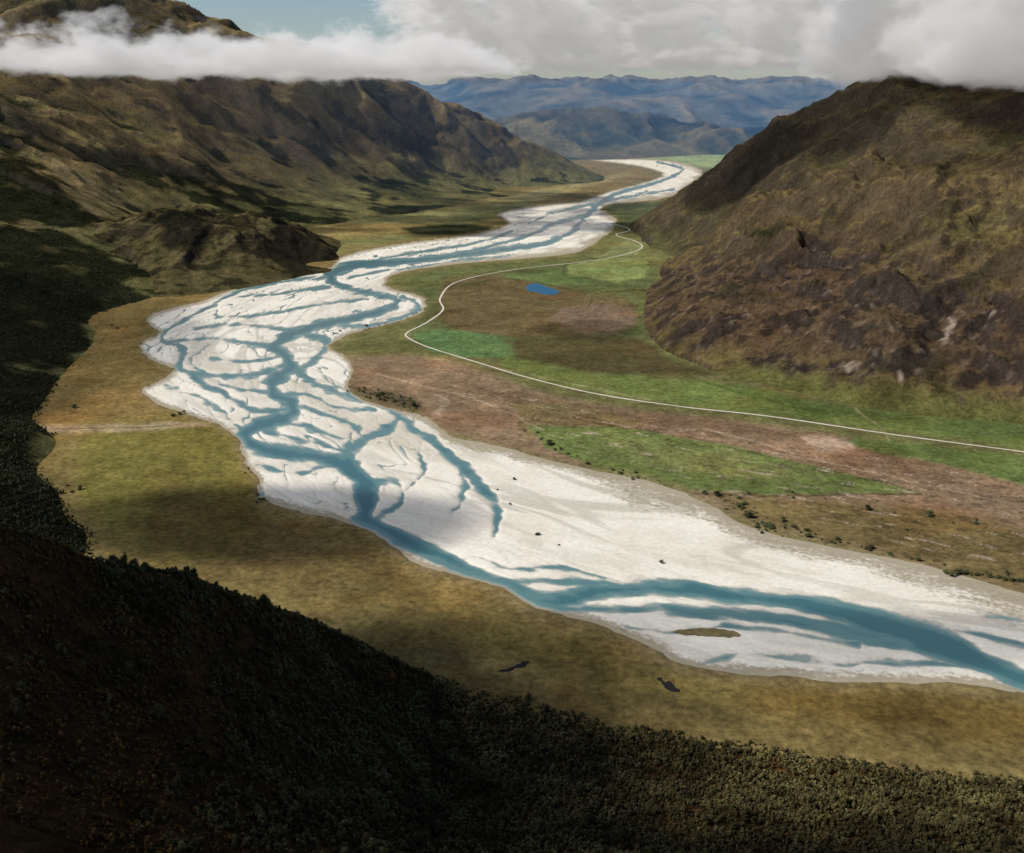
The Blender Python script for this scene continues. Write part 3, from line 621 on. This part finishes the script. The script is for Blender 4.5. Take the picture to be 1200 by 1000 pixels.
# ---------------------------------------------------------------- light
S=Vector((-0.70,-0.12,0.70)).normalized()
sun=bpy.data.lights.new('sun','SUN'); sun.energy=4.7; sun.angle=math.radians(0.5); sun.color=(1,0.94,0.85)
so=bpy.data.objects.new('sun',sun); scene.collection.objects.link(so); so.rotation_euler=S.to_track_quat('Z','Y').to_euler()
w=bpy.data.worlds.new('World'); scene.world=w; w.use_nodes=True; nt=w.node_tree; bg=nt.nodes['Background']
sky=nt.nodes.new('ShaderNodeTexSky'); sky.sky_type='NISHITA'; sky.sun_disc=False; sky.sun_elevation=math.asin(S.z); sky.sun_rotation=math.atan2(S.x,S.y)
sky.altitude=700; sky.ozone_density=2.5; nt.links.new(sky.outputs[0],bg.inputs[0]); bg.inputs[1].default_value=0.085
# ---------------------------------------------------------------- clouds overhead
def sheet_mat():
    m=NT('overhead_cloud'); p=m.pos(); a=m.attr('Col').outputs['Color']; sc=m.n('ShaderNodeSeparateColor'); m.l(a,sc.inputs[0])
    n=m.noise(p,0.0016,6,0.6); d=m.math('ADD',sc.outputs[0],m.math('MULTIPLY',m.math('SUBTRACT',n,0.5),1.1))
    al=m.math('MULTIPLY',m.mrange(d,0.15,0.6,0,1,True),sc.outputs[1])
    tr=m.n('ShaderNodeBsdfTransparent'); df=m.n('ShaderNodeBsdfDiffuse'); df.inputs[0].default_value=(.8,.8,.8,1)
    mx=m.n('ShaderNodeMixShader'); m.l(al,mx.inputs[0]); m.l(tr.outputs[0],mx.inputs[1]); m.l(df.outputs[0],mx.inputs[2]); m.l(mx.outputs[0],m.out.inputs[0]); return m.m
msheet=sheet_mat()
def cloud_over(x,y,z,rx,ry,op,hgt=1950):
    k=(hgt-z)/S.z; cx,cy=x+S.x*k,y+S.y*k
    g=np.linspace(-1.4,1.4,40); A,B=np.meshgrid(g,g); r=np.sqrt(A*A+B*B)
    X=cx+A*rx; Y=cy+B*ry; Zc=hgt+40*fbm(X/500,Y/500,3,5)
    me=grid_mesh('cloud',np.stack([X,Y,Zc],-1),None,{'Col':np.stack([np.clip(1.35-r,0,1)*sstep(1.4,1.15,r)-0.6*sstep(1.1,1.35,r),np.full_like(r,op),r*0],-1)})
    o=finish('cloud',me,msheet,'thin broken grey cloud drifting over the valley','cloud'); o["group"]="clouds over the valley"
for a in [(0,300,200,1500,550,0.9),(-650,800,250,650,400,0.9),(-450,1580,0,380,170,0.72),(-1500,2700,80,500,800,0.5),(-2600,5000,300,600,400,0.5),(-2000,7000,500,700,300,0.5),(2000,4700,450,1100,480,0.7),(1250,4950,250,450,400,0.65),(1500,13500,200,1800,600,0.5),(250,3050,0,200,150,0.4),(1900,2250,100,350,250,0.5),(300,1180,0,500,90,0.4),(-1350,4350,150,180,120,0.5),(1800,3300,400,500,260,0.5)]:  # out-of-view clouds placed for their shadows; the last added to darken the spur
    cloud_over(*a)
# ---------------------------------------------------------------- cloud banks
def vol_mat(name,b,thr,dens,sc,emi,step,fx0,fx1,zs=1.6,up=0.3,dnk=0.25,dnh=0.2,ecol=(1,0.96,0.91,1),rg=0.65):
    x0,x1,y0,y1,zb,zt=b
    m=NT(name); p=m.pos(); mp=m.n('ShaderNodeMapping'); mp.inputs['Scale'].default_value=(1,1,zs); m.l(p,mp.inputs[0])
    n=m.noise(mp.outputs[0],sc,6,rg); sz=m.n('ShaderNodeSeparateXYZ'); m.l(p,sz.inputs[0])
    u=m.mrange(sz.outputs[2],zb+0.25*(zt-zb),zt,0,up); dn=m.mrange(sz.outputs[2],zb,zb+dnh*(zt-zb),dnk,0)
    e0=m.mrange(sz.outputs[0],x0,x0+fx0,0.4,0,True); e1=m.mrange(sz.outputs[0],x1-fx1,x1,0,0.4,True)
    f0=m.mrange(sz.outputs[1],y0,y0+350,0.25,0,True)
    d=m.math('SUBTRACT',n,thr)
    for q in (u,dn,e0,e1,f0): d=m.math('SUBTRACT',d,q)
    d=m.math('MULTIPLY',m.mrange(d,0,0.10,0,1,True),dens)
    v=m.n('ShaderNodeVolumeScatter'); v.inputs['Color'].default_value=(0.98,0.98,0.98,1); m.l(d,v.inputs['Density']); v.inputs['Anisotropy'].default_value=0.0
    e=m.n('ShaderNodeEmission'); e.inputs[0].default_value=ecol; m.l(m.math('MULTIPLY',d,emi),e.inputs[1])  # emission added: a glow standing in for multiple scattering inside the cloud
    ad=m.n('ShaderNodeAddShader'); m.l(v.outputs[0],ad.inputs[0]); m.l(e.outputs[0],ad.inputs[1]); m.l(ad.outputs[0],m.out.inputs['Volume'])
    m.m.cycles.volume_step_rate=step
    return m.m
def box(name,b,mat,label,cat,kind=None):
    x0,x1,y0,y1,z0,z1=b
    V=[(x,y,z) for z in(z0,z1) for y in (y0,y1) for x in (x0,x1)]
    me=bpy.data.meshes.new(name); me.from_pydata(V,[],[(0,2,3,1),(4,5,7,6),(0,1,5,4),(2,6,7,3),(0,4,6,2),(1,3,7,5)]); me.update()
    return finish(name,me,mat,label,cat,kind)
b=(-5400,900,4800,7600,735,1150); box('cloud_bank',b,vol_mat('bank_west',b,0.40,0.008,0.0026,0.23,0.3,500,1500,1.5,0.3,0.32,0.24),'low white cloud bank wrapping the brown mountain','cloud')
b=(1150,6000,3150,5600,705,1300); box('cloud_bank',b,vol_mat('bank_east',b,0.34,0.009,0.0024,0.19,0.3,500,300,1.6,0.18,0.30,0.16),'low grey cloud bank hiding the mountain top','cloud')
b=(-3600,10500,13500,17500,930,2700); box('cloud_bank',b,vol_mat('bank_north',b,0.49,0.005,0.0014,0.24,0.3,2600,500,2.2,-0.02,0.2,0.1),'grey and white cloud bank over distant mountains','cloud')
m=NT('haze'); v=m.n('ShaderNodeVolumeScatter'); v.inputs['Color'].default_value=(0.22,0.47,0.92,1); v.inputs['Density'].default_value=0.000045; m.l(v.outputs[0],m.out.inputs['Volume'])
box('sky_haze',(-20000,22000,5500,26000,-60,900),m.m,'thin blue haze filling the distant valley','haze','structure')
# ---------------------------------------------------------------- camera
cam=bpy.data.cameras.new('camera'); co=bpy.data.objects.new('camera',cam); scene.collection.objects.link(co)
co.location=(0,0,H); co.rotation_euler=(math.pi/2-PITCH,0,0); cam.sensor_width=36; cam.lens=36*F/1200; cam.clip_start=1; cam.clip_end=100000
scene.camera=co
